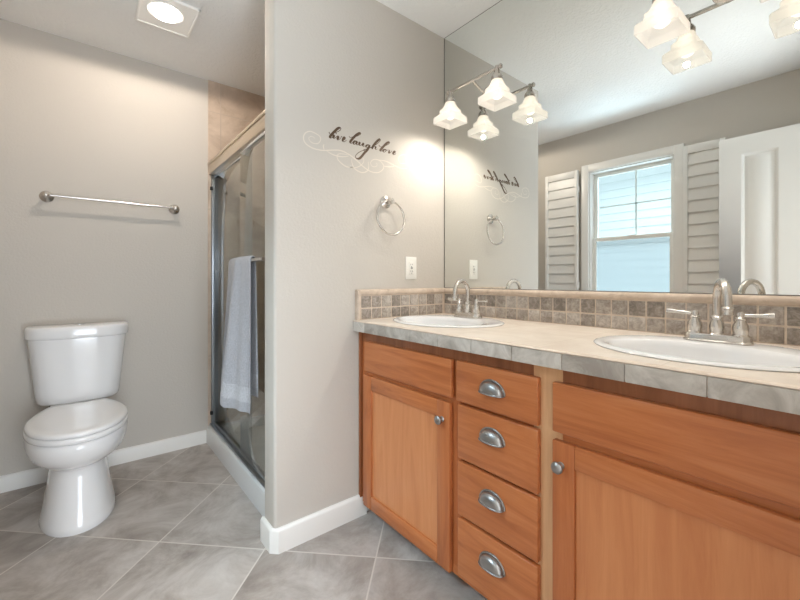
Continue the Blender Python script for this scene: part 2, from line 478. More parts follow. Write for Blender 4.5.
# ------------------------------------------------------------------ window, neighbour, shutters
w = struct('window_1', B().box(XW, XW + 0.018, WY0 - 0.062, WY0 + 0.002, WZ0 - 0.06, WZ1 + 0.066, 0.003)
           .box(XW, XW + 0.018, WY1 - 0.002, WY1 + 0.062, WZ0 - 0.06, WZ1 + 0.066, 0.003)
           .box(XW, XW + 0.018, WY0, WY1, WZ1 - 0.002, WZ1 + 0.066, 0.003)
           .box(XW, XW + 0.018, WY0, WY1, WZ0 - 0.06, WZ0 + 0.002, 0.003), M['trim'])
fx0, fx1 = XW - 0.092, XW - 0.03
jamb = B()
jamb.box(XW - T, XW, WY0, WY0 + 0.012, WZ0, WZ1); jamb.box(XW - T, XW, WY1 - 0.012, WY1, WZ0, WZ1)
jamb.box(XW - T, XW, WY0 + 0.012, WY1 - 0.012, WZ1 - 0.012, WZ1); jamb.box(XW - T, XW, WY0 + 0.012, WY1 - 0.012, WZ0, WZ0 + 0.014)
jamb.build('jamb', M['trim'], w)
def sash(name, x0, x1, z0, z1, s=0.034):
    b = B(); y0, y1 = WY0 + 0.012, WY1 - 0.012
    b.box(x0, x1, y0, y0 + s, z0, z1, 0.003); b.box(x0, x1, y1 - s, y1, z0, z1, 0.003)
    b.box(x0 + 0.0005, x1 - 0.0005, y0 + s - 0.003, y1 - s + 0.003, z1 - s, z1 - 0.0005, 0.003); b.box(x0 + 0.0005, x1 - 0.0005, y0 + s - 0.003, y1 - s + 0.003, z0 + 0.0005, z0 + s, 0.003)
    return b.build(name, M['plastic'], w)
us = sash('upper_sash', fx0, fx0 + 0.026, 1.435, WZ1 - 0.012)
ls = sash('lower_sash', fx0 + 0.028, fx0 + 0.056, WZ0 + 0.014, 1.470)
B().box(fx0 + 0.010, fx0 + 0.015, WY0 + 0.03, WY1 - 0.03, 1.46, WZ1 - 0.04).build('pane', M['pane'], us)
B().box(fx0 + 0.004, fx0 + 0.009, 1.270, 1.282, 1.46, WZ1 - 0.04).box(fx0 + 0.004, fx0 + 0.009, WY0 + 0.04, WY1 - 0.04, 1.737, 1.749).build('muntin', M['plastic'], us)
B().box(fx0 + 0.038, fx0 + 0.043, WY0 + 0.03, WY1 - 0.03, WZ0 + 0.04, 1.445).build('pane', M['frost_pane'], ls)
B().box(fx0 + 0.056, fx0 + 0.068, 1.26, 1.31, 1.462, 1.474, 0.003).build('sash_lock', M['plastic'], ls)

nb = B()
z = -0.5
while z < 5:
    nb.prism([(-2.7, z), (-2.675, z), (-2.685, z + 0.11), (-2.7, z + 0.11)], 'y', -3, 6); z += 0.11
struct('wall_neighbour', nb, M['siding'])

def shutter(label, y0, y1, zb, zt, loc):
    t = thing('window_shutter', label, 'shutter', loc, 'louvered shutters beside the window')
    x0, x1 = XW + 0.018, XW + 0.046
    st = 0.030
    fr = B().box(x0, x1, y0, y0 + st, zb, zt, 0.003).box(x0, x1, y1 - st, y1, zb, zt, 0.003)
    fr.box(x0 + 0.0005, x1 - 0.0005, y0 + st - 0.003, y1 - st + 0.003, zt - 0.062, zt - 0.0005, 0.003).box(x0 + 0.0005, x1 - 0.0005, y0 + st - 0.003, y1 - st + 0.003, zb + 0.0005, zb + 0.08, 0.003)
    fr.build('frame', M['trim'], t)
    lv = B(); zz = zt - 0.062
    while zz - 0.0885 > zb + 0.07:
        a = zz - 0.0885
        lv.prism([(x0 + 0.008, zz + 0.006), (x0 + 0.013, zz + 0.006), (x1 - 0.003, a + 0.012), (x1 - 0.003, a + 0.004), (x1 - 0.008, a + 0.003)], 'y', y0 + st - 0.002, y1 - st + 0.002)
        zz -= 0.0885
    lv.build('louvers', M['trim'], t)
    for hz in (zb + 0.2, zt - 0.2):
        yy = y0 if y0 > 1.3 else y1
        B().lathe([(0.004, 0), (0.004, 0.05)], (XW + 0.022, yy + (-0.003 if y0 > 1.3 else 0.003), hz), seg=10).build('hinge', M['trim'], t)
    return t
shutter('white louvered shutter folded open left of the window in the mirror', 1.715, 2.035, 0.82, 2.095, (XW + 0.03, 1.87, 0.82))
shutter('white louvered shutter between the window and the panelled white door in the mirror', 0.662, 0.912, 0.82, 2.095, (XW + 0.03, 0.76, 0.82))

# ------------------------------------------------------------------ the open door leaf
d = B(); dx0, dx1 = -0.236, -0.200
y0, y1 = -0.098, 0.664; zt = 2.030
lay = [(y0 + 0.112, y0 + 0.112 + 0.222), (y1 - 0.112 - 0.176 - 0.046, y1 - 0.112)]
lay = [(0.014, 0.192), (0.374, 0.552)]
rows = [(0.18, 0.80), (0.96, 1.914)]
ys = sorted({y0, y1, *[v for p in lay for v in p]}); zs = sorted({0.012, zt, *[v for p in rows for v in p]})
for i in range(len(ys) - 1):
    for j in range(len(zs) - 1):
        hole = any(abs(ys[i] - a) < 1e-6 for a, b in lay) and any(abs(zs[j] - a) < 1e-6 for a, b in rows)
        if not hole: d.box(dx0, dx1, ys[i], ys[i + 1], zs[j], zs[j + 1])
bmesh.ops.remove_doubles(d.bm, verts=d.bm.verts[:], dist=1e-5)
door = struct('door_1', d, M['trim'])
for a, b in lay:
    for c, e in rows:
        p = B()
        def rect(x, k): return [(x, a + k, c + k), (x, b - k, c + k), (x, b - k, e - k), (x, a + k, e - k)]
        p.loft([rect(dx0 + 0.010, 0), rect(dx1, -0.0005), rect(dx1 - 0.004, 0.008), rect(dx1 - 0.011, 0.016), rect(dx1 - 0.010, 0.03), rect(dx1 - 0.002, 0.044)])
        p.build('door_panel', M['trim'], door)
h = B().lathe([(0.028, 0), (0.03, 0.006), (0.012, 0.012), (0.011, 0.035), (0.024, 0.045), (0.027, 0.058), (0.02, 0.068), (0.0, 0.07)], (dx1, 0.60, 0.93), (1, 0, 0))
h.build('door_handle', M['nickel'], door)
for hz in (0.25, 1.05, 1.80): B().lathe([(0.007, 0), (0.007, 0.09)], (dx1 - 0.012, y0 - 0.006, hz), seg=12).build('hinge', M['nickel'], door)

# ------------------------------------------------------------------ shower
struct('wall_shower', B().box(0.656, XM + 0.006, YB - 0.010, YB, 0.0, ZC), M['tile_back'])
struct('wall_shower_side', B().box(XM - 0.006, XM + 0.006, YP + 0.115, YB - 0.010, 0.0, ZC), M['tile_side'])
struct('wall_shower_near', B().box(0.66, XM - 0.006, YP + 0.115, YP + 0.125, 0.0, ZC), M['tile_back'])
py0, py1, px1 = YP + 0.125, YB - 0.010, XM - 0.006
pan = thing('shower_pan', 'white acrylic shower pan with a raised curb on the floor', 'shower pan', (0.69, (py0 + py1) / 2, 0))
curb = B()
prof = [(0.645, 0), (0.645, 0.100), (0.650, 0.110), (0.660, 0.114), (0.715, 0.114), (0.727, 0.106), (0.735, 0.085), (0.745, 0.05), (0.76, 0.0)]
curb.prism(prof, 'y', py0, py1); curb.build('curb', M['acrylic'], pan)
fl = B()
fl.box(0.74, px1, py0, py1, 0.0, 0.045)
fl.prism([(py1, 0.04), (py1 - 0.045, 0.04), (py1 - 0.03, 0.10), (py1, 0.105)], 'x', 0.735, px1)
fl.prism([(px1, 0.04), (px1 - 0.045, 0.04), (px1 - 0.03, 0.10), (px1, 0.105)], 'y', py0, py1)
fl.build('basin', M['acrylic'], pan)
B().lathe([(0.05, 0), (0.05, 0.003), (0.03, 0.004), (0, 0.004)], (1.15, 2.25, 0.045)).build('drain', M['chrome'], pan)

sd = thing('sliding_shower_door', 'framed sliding glass shower door standing on the white curb', 'shower door', (0.685, 2.24, 0.114))
hd = B().box(0.655, 0.712, py0, py1, 1.800, 1.872, 0.006).box(0.650, 0.660, py0, py1, 1.862, 1.880, 0.003)
hd.build('header_rail', M['header'], sd)
B().box(0.662, 0.708, py0, py1, 0.114, 0.128, 0.003).box(0.680, 0.688, py0, py1, 0.128, 0.145, 0.002).build('bottom_track', M['aluminium'], sd)
B().box(0.672, 0.712, py1 - 0.030, py1, 0.128, 1.800, 0.003).box(0.684, 0.690, py1 - 0.042, py1 - 0.028, 0.128, 1.800).build('jamb', M['aluminium'], sd)
B().box(0.664, 0.706, py0, py0 + 0.030, 0.128, 1.800, 0.003).build('jamb', M['aluminium'], sd)
for zz in (0.205, 1.705):
    B().box(0.660, 0.676, py1 - 0.046, py1 - 0.026, zz - 0.011, zz + 0.011, 0.002).build('bumper', M['black'], sd)
def panel(y0, y1, x):
    g = B().box(x, x + 0.006, y0, y1, 0.137, 1.805, 0.001).build('glass_panel', M['glass'], sd)
    tr = B().box(x - 0.004, x + 0.010, y0, y1, 1.782, 1.81, 0.002)
    tr.build('hanger_strip', M['chrome'], g)
    return g
outer = panel(py0 + 0.02, 2.195, 0.668)
inner = panel(2.095, py1 - 0.03, 0.693)
bar = B().tube([(0.618, 1.70, 1.188), (0.618, 2.185, 1.188)], 0.0095, 14)
for yy in (1.715, 2.177):
    bar.tube([(0.618, yy, 1.188), (0.668, yy, 1.188)], 0.008, 12).lathe([(0.016, 0), (0.016, 0.005)], (0.668, yy, 1.188), (-1, 0, 0))
bar.build('towel_rail', M['nickel'], outer)
ib = B().tube([(0.745, 2.20, 1.188), (0.745, 2.72, 1.188)], 0.0095, 14)
for yy in (2.22, 2.70): ib.tube([(0.699, yy, 1.188), (0.745, yy, 1.188)], 0.008, 12)

# towel on the rail
tw = B(); NV = 26
def towel_rows():
    rows = []
    # outer fall, bottom -> top, over the rail, inner fall down to bottom: (side, t) t = 0 top .. 1 bottom
    for i in range(31): rows.append(('o', 1 - i / 30))
    for i in range(1, 8): rows.append(('t', i / 8))
    for i in range(31): rows.append(('i', i / 30))
    return rows
def tpoint(side, t, s):
    # s 0 = near edge (towards the room door), 1 = far edge
    zr = 1.188
    if side == 'o':
        y = (1.845 + 0.012 * t) * (1 - s) + (2.170 + 0.125 * t ** 1.1) * s
        fold = math.sin(s * 8.6 + 0.5) * 0.022 * (0.45 + t) + math.sin(s * 21 + 1.0) * 0.011 * (0.2 + t)
        x = 0.600 - 0.018 * t + fold - 0.012 * math.exp(-((s - 0.28) / 0.2) ** 2) * t
        lo = 0.458 + 0.030 * max(0, min(1, (s - 0.42) / 0.12))
        z = zr + 0.004 - t * (zr - lo)
    elif side == 't':
        a = math.pi * t
        y = 1.845 * (1 - s) + 2.170 * s; y = y + (0.005 * t) * (1 - s) - 0.03 * t * s
        x = 0.618 - 0.0150 * math.cos(a); z = zr + 0.004 + 0.0135 * math.sin(a)
        x += math.sin(s * 8.6 + 0.5) * 0.022 * 0.45 * (1 - t) + math.sin(s * 21 + 1.0) * 0.0022 * (1 - t)
    else:
        y = (1.850 + 0.01 * t) * (1 - s) + (2.14 + 0.0 * t) * s
        x = 0.633 + 0.010 * t + math.sin(s * 9 + 2.0) * 0.006 * t
        z = zr + 0.004 - t * (zr - 0.530)
    return Vector((x, y, z))
rows = towel_rows()
P_ = [[tpoint(sd_, t_, j / NV) for j in range(NV + 1)] for sd_, t_ in rows]
bt = bmesh.new()
def thick(P):
    n, m = len(P), len(P[0]); A = [[None] * m for _ in range(n)]; Bk = [[None] * m for _ in range(n)]
    for i in range(n):
        for j in range(m):
            di = P[min(i + 1, n - 1)][j] - P[max(i - 1, 0)][j]; dj = P[i][min(j + 1, m - 1)] - P[i][max(j - 1, 0)]
            nn = di.cross(dj).normalized()
            side, t = rows[i]
            band = side in 'oi' and 0.845 < t < 0.925
            end = min(i, n - 1 - i); hem = 1.0 if end > 1 else (0.75 if end == 1 else 0.35)
            e = min(j, m - 1 - j); eh = 1.0 if e > 1 else (0.8 if e == 1 else 0.4)
            th = (0.0030 if band else 0.0048) * hem * eh
            A[i][j] = bt.verts.new(P[i][j] + nn * th); Bk[i][j] = bt.verts.new(P[i][j] - nn * th)
    def q(a, b, c, d, mi):
        f = bt.faces.new((a, b, c, d)); f.material_index = mi
    for i in range(n - 1):
        tt = (rows[i][1] + rows[i + 1][1]) / 2; mi = 1 if rows[i][0] in 'oi' and rows[i + 1][0] in 'oi' and 0.845 < tt < 0.925 else 0
        for j in range(m - 1):
            q(A[i][j], A[i][j + 1], A[i + 1][j + 1], A[i + 1][j], mi)
            q(Bk[i][j], Bk[i + 1][j], Bk[i + 1][j + 1], Bk[i][j + 1], mi)
        q(A[i][0], A[i + 1][0], Bk[i + 1][0], Bk[i][0], mi); q(A[i][m - 1], Bk[i][m - 1], Bk[i + 1][m - 1], A[i + 1][m - 1], mi)
    for j in range(m - 1):
        q(A[0][j], Bk[0][j], Bk[0][j + 1], A[0][j + 1], 0); q(A[n - 1][j], A[n - 1][j + 1], Bk[n - 1][j + 1], Bk[n - 1][j], 0)
thick(P_)
bmesh.ops.recalc_face_normals(bt, faces=bt.faces[:])
tw.bm.free(); tw.bm = bt
tag(tw.build('bath_towel', [M['towel'], M['towel_band']], base=(0.618, 1.98, 1.188), angle=80), 'grey terry bath towel draped over the rail of the glass shower door', 'towel')

# ------------------------------------------------------------------ toilet
TX = -0.012
toilet = thing('toilet', 'white two piece toilet against the taupe back wall', 'toilet', (TX, 2.5, 0))
def sgp(v, e): return math.copysign(abs(v) ** e, v)
def egg(hw, yc, lf, lb, z, ef=2.0, eb=2.0, n=56):
    out = []
    for i in range(n):
        a = 2 * math.pi * i / n; c, s = math.cos(a), math.sin(a)
        e = ef if s < 0 else eb
        out.append((TX + hw * sgp(c, 2 / e), yc + (lf if s < 0 else lb) * sgp(s, 2 / e), z))
    return out
bowl = B(); rings = []
for hw, f_, bk, z in [(0.138, 2.170, 2.66, 0.0), (0.141, 2.166, 2.662, 0.008), (0.138, 2.170, 2.66, 0.03), (0.127, 2.186, 2.655, 0.09), (0.116, 2.206, 2.65, 0.16),
                      (0.108, 2.222, 2.65, 0.22), (0.106, 2.228, 2.65, 0.25), (0.109, 2.222, 2.655, 0.262), (0.128, 2.196, 2.66, 0.274), (0.152, 2.166, 2.665, 0.292), (0.170, 2.142, 2.67, 0.313),
                      (0.182, 2.126, 2.675, 0.338), (0.188, 2.116, 2.68, 0.362), (0.189, 2.113, 2.68, 0.383), (0.186, 2.116, 2.68, 0.398), (0.178, 2.125, 2.675, 0.405)]:
    rings.append(egg(hw, 2.40, 2.40 - f_, bk - 2.40, z, 2.1, 2.8))
bowl.loft(rings)
bowl.loft([egg(h_, 2.72, 0.12, 0.115, z_, 4, 6) for h_, z_ in ((0.10, 0.30), (0.112, 0.34), (0.118, 0.38), (0.118, 0.434), (0.115, 0.444))])
bowl.build('bowl', M['porcelain'], toilet, angle=60)
def seat_ring(hw, yc, lf, lb, z, n=40, rear=0.38):
    right = []
    for i in range(n + 1):
        a = -math.pi / 2 + (math.pi / 2) * i / n
        right.append((hw * math.cos(a) ** (1 / 1.08) if math.cos(a) > 0 else 0, yc + lf * math.sin(a)))
    for i in range(1, 15):
        t = i / 14; right.append((hw * (1 - rear * t ** 1.9), yc + lb * t))
    pts = [(TX + x, y, z) for x, y in right] + [(TX - x, y, z) for x, y in reversed(right[1:])]
    return pts
def srings(spec):
    return [seat_ring(0.191 * k, 2.39, 0.280 * k, 0.262 * k, z) for k, z in spec]
B().loft(srings([(0.95, 0.404), (0.985, 0.408), (1.0, 0.414), (1.0, 0.424), (0.99, 0.429), (0.96, 0.431)])).build('seat', M['porcelain'], toilet, angle=60)
B().loft(srings([(0.95, 0.431), (0.975, 0.434), (0.985, 0.438), (0.985, 0.446), (0.97, 0.4515), (0.93, 0.455), (0.8, 0.4575), (0.5, 0.459)])).build('seat_lid', M['porcelain'], toilet, angle=60)
for s in (-1, 1): B().lathe([(0.009, -0.02), (0.010, -0.016), (0.010, 0.016), (0.009, 0.02)], (TX + s * 0.075, 2.640, 0.436), (1, 0, 0), 16).build('hinge', M['porcelain'], toilet)
tank = []
for hw, yf, z in [(0.155, 2.690, 0.442), (0.169, 2.672, 0.447), (0.176, 2.664, 0.458), (0.180, 2.660, 0.48), (0.195, 2.650, 0.64), (0.209, 2.643, 0.785), (0.209, 2.643, 0.792)]:
    tank.append(egg(hw, 2.80, 2.80 - yf, 0.043, z, 3.2, 9))
B().loft(tank).build('tank', M['porcelain'], toilet, angle=60)
lid = []
for k, z in [(-0.006, 0.788), (0.0, 0.791), (0.001, 0.80), (0.002, 0.832), (0.0, 0.842), (-0.006, 0.849), (-0.016, 0.852)]:
    lid.append(egg(0.220 + k, 2.80, 2.80 - 2.634 + k, 0.046 + min(k, 0), z, 3.0, 9))
B().loft(lid).build('tank_lid', M['porcelain'], toilet, angle=60)
fb = B().lathe([(0.024, 0), (0.024, 0.004), (0.021, 0.006), (0, 0.0065)], (TX, 2.755, 0.8515), sx=1.0)
fb.build('flush_button', M['chrome'], toilet)

sv = thing('water_supply_valve', 'small metal shut off valve low on the wall behind the toilet', 'valve', (-0.155, YB, 0.15))
B().lathe([(0.024, 0), (0.024, 0.004), (0.009, 0.008), (0.009, 0.05), (0.014, 0.052), (0.014, 0.085), (0.008, 0.09), (0, 0.09)], (-0.155, YB, 0.15), (0, -1, 0)).build('valve_body', M['chrome'], sv)
B().lathe([(0.006, 0), (0.006, 0.02), (0.02, 0.022), (0.02, 0.032), (0, 0.033)], (-0.155, YB - 0.09, 0.15), (0, -1, 0), sx=0.55).build('handle', M['chrome'], sv)
B().tube(catmull([(-0.155, YB - 0.07, 0.162), (-0.155, YB - 0.07, 0.24), (-0.148, YB - 0.075, 0.33), (-0.135, YB - 0.08, 0.40), (-0.13, YB - 0.08, 0.452)]), 0.006, 10).build('hose', M['hose'], sv)

# ------------------------------------------------------------------ towel bar on the back wall
tb = thing('towel_bar', 'long brushed towel bar on the wall above the toilet', 'towel bar', (0.153, YB, 1.545))
ty, tz = YB - 0.06, 1.547
B().tube([(-0.150, ty, tz), (0.456, ty, tz)], 0.0075, 14).build('rail', M['nickel'], tb)
for xx in (-0.150, 0.456):
    pst = B().lathe([(0.030, 0), (0.031, 0.004), (0.027, 0.008), (0.020, 0.011), (0.012, 0.018), (0.011, 0.040), (0.015, 0.047), (0.017, 0.058), (0.015, 0.069), (0.009, 0.074), (0, 0.075)], (xx, YB, tz), (0, -1, 0))
    pst.build('post', M['nickel'], tb)

# ------------------------------------------------------------------ ceiling light
cl = thing('ceiling_light', 'square white ceiling light with a round lit lens near the towel bar wall', 'ceiling light', (0.332, 2.268, ZC))
cx, cy, zc = 0.332, 2.262, ZC
sq = [(cx - 0.120, cy - 0.135), (cx + 0.120, cy - 0.135), (cx + 0.120, cy + 0.135), (cx - 0.120, cy + 0.135)]
fr = holed_plate(sq, [circle(cx - 0.01, cy - 0.02, 0.082, 0.082)], ZC - 0.010, ZC)
for a, b, c, e in ((-0.125, 0.125, -0.14, -0.128), (-0.125, 0.125, 0.128, 0.14), (-0.125, -0.113, -0.14, 0.14), (0.113, 0.125, -0.14, 0.14)):
    fr.box(cx + a, cx + b, cy + c, cy + e, ZC - 0.014, ZC, 0.003)
fr.build('frame', M['lamp_trim'], cl)
B().lathe([(0.0822, 0.0), (0.0822, 0.013), (0.079, 0.0145), (0.070, 0.012), (0.068, 0.0)], (cx - 0.01, cy - 0.02, ZC), (0, 0, -1), 40).build('lens_ring', M['lamp_trim'], cl)
B().lathe([(0.069, 0.004), (0.068, 0.013), (0.058, 0.024), (0.035, 0.032), (0, 0.035)], (cx - 0.01, cy - 0.02, ZC), (0, 0, -1), 32).build('lens', M['lens'], cl)

lamp_spot('ceiling_lens_light', (cx - 0.01, cy - 0.02, ZC - 0.070), CEILING_W, (1.0, 0.88, 0.75), 180, 0.03).data.spot_blend = 0.12

# ------------------------------------------------------------------ partition: lettering, towel ring, outlet
LETTERS = [[(0.840,1.745),(0.844,1.738),(0.860,1.746),(0.880,1.755),(0.895,1.766),(0.900,1.775),(0.894,1.777),(0.883,1.771),(0.866,1.753),(0.851,1.735),(0.843,1.722),(0.848,1.720),(0.857,1.726),(0.866,1.738),(0.861,1.727),(0.863,1.722),(0.870,1.726),(0.883,1.738),(0.887,1.736),(0.882,1.724),(0.885,1.720),(0.897,1.730),(0.903,1.741),(0.905,1.738)],
 [(0.906,1.723),(0.918,1.729),(0.924,1.738),(0.918,1.739),(0.911,1.730),(0.909,1.720),(0.918,1.720),(0.931,1.731)],
 [(0.943,1.751),(0.948,1.746),(0.964,1.753),(0.982,1.759),(1.002,1.772),(1.006,1.779),(0.997,1.777),(0.978,1.762),(0.957,1.738),(0.948,1.724),(0.953,1.720),(0.962,1.727),(0.971,1.735)],
 [(0.983,1.737),(0.973,1.735),(0.966,1.726),(0.968,1.719),(0.977,1.724),(0.986,1.737),(0.981,1.724),(0.987,1.721),(0.994,1.727),(1.001,1.737),(0.997,1.726),(1.000,1.721),(1.010,1.726),(1.022,1.737),(1.016,1.724),(1.023,1.721),(1.032,1.728)],
 [(1.053,1.735),(1.042,1.732),(1.035,1.723),(1.039,1.719),(1.049,1.725),(1.057,1.735),(1.045,1.712),(1.027,1.692),(1.011,1.672),(1.000,1.661),(0.989,1.657),(0.978,1.660),(0.978,1.668),(0.989,1.682),(1.008,1.696),(1.027,1.705),(1.023,1.705),(1.045,1.716),(1.062,1.725),(1.079,1.735),(1.103,1.753),(1.119,1.770),(1.119,1.776),(1.112,1.774),(1.097,1.760),(1.079,1.738),(1.069,1.721),(1.073,1.727),(1.082,1.733),(1.093,1.736),(1.089,1.725),(1.094,1.721),(1.103,1.728)],
 [(1.112,1.748),(1.116,1.741),(1.130,1.743),(1.151,1.753),(1.170,1.765),(1.177,1.774),(1.170,1.774),(1.154,1.763),(1.133,1.740),(1.119,1.723),(1.124,1.719),(1.133,1.727)],
 [(1.149,1.734),(1.139,1.729),(1.136,1.721),(1.142,1.719),(1.153,1.726),(1.156,1.732),(1.149,1.733),(1.161,1.733),(1.171,1.737)],
 [(1.176,1.736),(1.173,1.726),(1.172,1.720),(1.180,1.724),(1.189,1.734),(1.192,1.737)],
 [(1.196,1.723),(1.208,1.729),(1.214,1.736),(1.208,1.736),(1.200,1.728),(1.198,1.720),(1.208,1.721),(1.218,1.730)]]
DOTS = [[(0.873,1.747),(0.877,1.749)]]
FLOURISH = [[(0.772,1.701),(0.758,1.707),(0.744,1.698),(0.748,1.686),(0.765,1.679),(0.786,1.683),(0.799,1.701),(0.794,1.716),(0.772,1.724),(0.748,1.726),(0.727,1.713),(0.719,1.692),(0.727,1.672),(0.751,1.660),(0.779,1.656),(0.815,1.659),(0.856,1.669),(0.898,1.676),(0.937,1.669),(0.969,1.656),(1.002,1.638),(1.003,1.635),(1.038,1.618),(1.069,1.610),(1.105,1.613),(1.133,1.631),(1.140,1.651),(1.124,1.669),(1.096,1.675),(1.073,1.667),(1.062,1.650),(1.073,1.637),(1.092,1.639),(1.101,1.650),(1.094,1.658)],
 [(0.826,1.661),(0.852,1.651),(0.882,1.648),(0.913,1.651),(0.941,1.660)],
 [(0.937,1.664),(0.910,1.663),(0.886,1.657),(0.881,1.639),(0.898,1.622),(0.929,1.609),(0.965,1.611),(0.948,1.609),(0.981,1.615),(1.011,1.633),(1.024,1.654),(1.020,1.667)],
 [(0.958,1.651),(0.958,1.634),(0.973,1.608),(1.011,1.597),(1.042,1.609),(1.051,1.629),(1.049,1.655)],
 [(1.094,1.673),(1.124,1.676),(1.157,1.677),(1.191,1.670),(1.226,1.663),(1.261,1.660),(1.292,1.668)],
 [(1.292,1.693),(1.266,1.687),(1.241,1.686),(1.233,1.706),(1.246,1.724),(1.271,1.733),(1.292,1.729),(1.295,1.718)],
 [(1.138,1.651),(1.171,1.653),(1.206,1.662)],
 [(0.815,1.686),(0.812,1.674),(0.816,1.662)]]

def ribbon(pts, wfun, y0, y1, k=7):
    b = bmesh.new(); q = catmull(pts, k); n = len(q); prev = None
    L = []
    for i in range(n):
        a, c = q[max(i - 1, 0)], q[min(i + 1, n - 1)]
        tx, tz = c[0] - a[0], c[1] - a[1]; l = math.hypot(tx, tz) or 1e-6
        tx /= l; tz /= l
        w_ = wfun(tx, tz, i / (n - 1)) / 2
        nx, nz = -tz * w_, tx * w_
        L.append(((q[i][0] + nx, q[i][1] + nz), (q[i][0] - nx, q[i][1] - nz)))
    R = [[(p[0], y1, p[1]), (m[0], y1, m[1]), (m[0], y0, m[1]), (p[0], y0, p[1])] for p, m in L]
    return R
dec = thing('wall_lettering', 'brown script lettering live laugh love with cream flourishes on the taupe partition', 'wall lettering', (1.03, YP, 1.70))
lt = B()
def wl_(tx, tz, t):
    # pen held slanted: strokes running down-left are heavy, the others hairlines
    heavy = max(0.0, (-tx * 0.62 - tz * 0.78)) ** 1.5
    return (0.0028 + 0.0085 * heavy) * (0.55 + 0.45 * min(1, 6 * t, 6 * (1 - t)))
for k, s in enumerate(LETTERS): lt.loft(ribbon(s, wl_, YP - 0.0006 - 0.00002 * k, YP + 0.0002))
for s in DOTS: lt.loft(ribbon(s, lambda a, b, t: 0.006, YP - 0.0007, YP + 0.0002))
lt.build('lettering', M['letters'], dec)
fl = B()
for k, s in enumerate(FLOURISH): fl.loft(ribbon(s, lambda a, b, t: 0.0018 + 0.0030 * math.sin(math.pi * t), YP - 0.0003 - 0.00002 * k, YP + 0.0002))
fl.build('flourish', M['flourish'], dec)

tr = thing('towel_ring', 'brushed nickel towel ring hanging on the partition under the lettering', 'towel ring', (1.15, YP, 1.473))
B().lathe([(0.030, 0), (0.031, 0.004), (0.026, 0.008), (0.018, 0.011), (0.011, 0.018), (0.011, 0.030), (0.015, 0.036), (0.016, 0.046), (0.013, 0.054), (0, 0.056)], (1.150, YP, 1.474), (0, -1, 0)).build('post', M['nickel'], tr)
B().tube([(1.152 + 0.082 * math.cos(a), YP - 0.043 + 0.006 * math.sin(a), 1.394 + 0.082 * math.sin(a)) for a in [2 * math.pi * i / 56 for i in range(56)]], 0.0048, 10, closed=True).build('ring', M['nickel'], tr)

ot = thing('wall_outlet', 'white electrical outlet on the partition above the left backsplash', 'outlet', (1.314, YP, 1.155))
B().box(1.277, 1.351, YP - 0.006, YP, 1.098, 1.213, 0.003).build('plate', M['plastic'], ot)
B().box(1.297, 1.331, YP - 0.009, YP - 0.004, 1.122, 1.189, 0.002).build('receptacle', M['plastic'], ot)
so = B()
for zc_ in (1.136, 1.171):
    for dx_ in (-0.006, 0.006): so.box(1.314 + dx_ - 0.001, 1.314 + dx_ + 0.001, YP - 0.0096, YP - 0.008, zc_ - 0.001, zc_ + 0.007)
    so.lathe([(0.0022, 0), (0.0022, 0.0015)], (1.314, YP - 0.0082, zc_ - 0.007), (0, -1, 0), 10)
so.box(1.308, 1.320, YP - 0.0105, YP - 0.0085, 1.151, 1.154).box(1.308, 1.320, YP - 0.0105, YP - 0.0085, 1.157, 1.160)
so.build('slot', M['slot'], ot)

# ------------------------------------------------------------------ vanity cabinet
XF, XD = 1.008, 0.989
VY0, VY1 = -0.145, YP - 0.001
cab = thing('vanity_cabinet', 'cherry wood double vanity cabinet under the tiled countertop', 'cabinet', (1.28, 0.69, 0))
car = B()
car.box(XF + 0.07, XF + 0.085, VY0, VY1, 0, 0.09)
car.box(XF + 0.02, XM, VY0, VY1, 0.075, 0.093)
car.box(XF + 0.02, XM, VY1 - 0.016, VY1, 0.09, 0.862); car.box(XF + 0.02, XM, VY0, VY0 + 0.016, 0.09, 0.862)
car.box(XF + 0.02, XM, 0.588, 0.604, 0.09, 0.70); car.box(XF + 0.02, XM, 0.90, 0.916, 0.09, 0.70)
car.box(XM - 0.012, XM, VY0, VY1, 0.09, 0.862)
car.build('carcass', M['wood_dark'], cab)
ff = B()
ff.box(XF, XF + 0.02, VY0, VY1, 0.810, 0.862, mi=2)  # counter's shade on the top rail painted in with the darker wood
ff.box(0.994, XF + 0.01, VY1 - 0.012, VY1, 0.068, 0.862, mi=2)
ff.box(XF, XF + 0.02, VY0, VY1, 0.068, 0.100, mi=0)
for a, b in ((1.46, VY1), (0.890, 0.950), (VY0, 0.03)): ff.box(XF + 0.0004, XF + 0.02, a, b, 0.09, 0.82, mi=1)
ff.box(XF + 0.0006, XF + 0.02, 0.03, 1.46, 0.660, 0.690, mi=0)
for zz in (0.486, 0.290): ff.box(XF + 0.0008, XF + 0.02, 0.6, 0.9, zz - 0.02, zz + 0.02, mi=0)
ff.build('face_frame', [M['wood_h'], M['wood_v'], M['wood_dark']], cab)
st = B().box(XF - 0.0008, XF + 0.0205, 0.535, 0.622, 0.0675, 0.8615)
po = st.build('stile', M['wood_pale'], cab); po['label'] = 'pale maple stile between drawers and right door'
def slab(name, y0, y1, z0, z1):
    b = B().box(XD, XF, y0, y1, z0, z1, 0.004, seg=3)
    return b.build(name, M['wood_h'], cab)
slab('false_front', 0.930, 1.467, 0.684, 0.818)
slab('false_front', 0.020, 0.556, 0.684, 0.818)
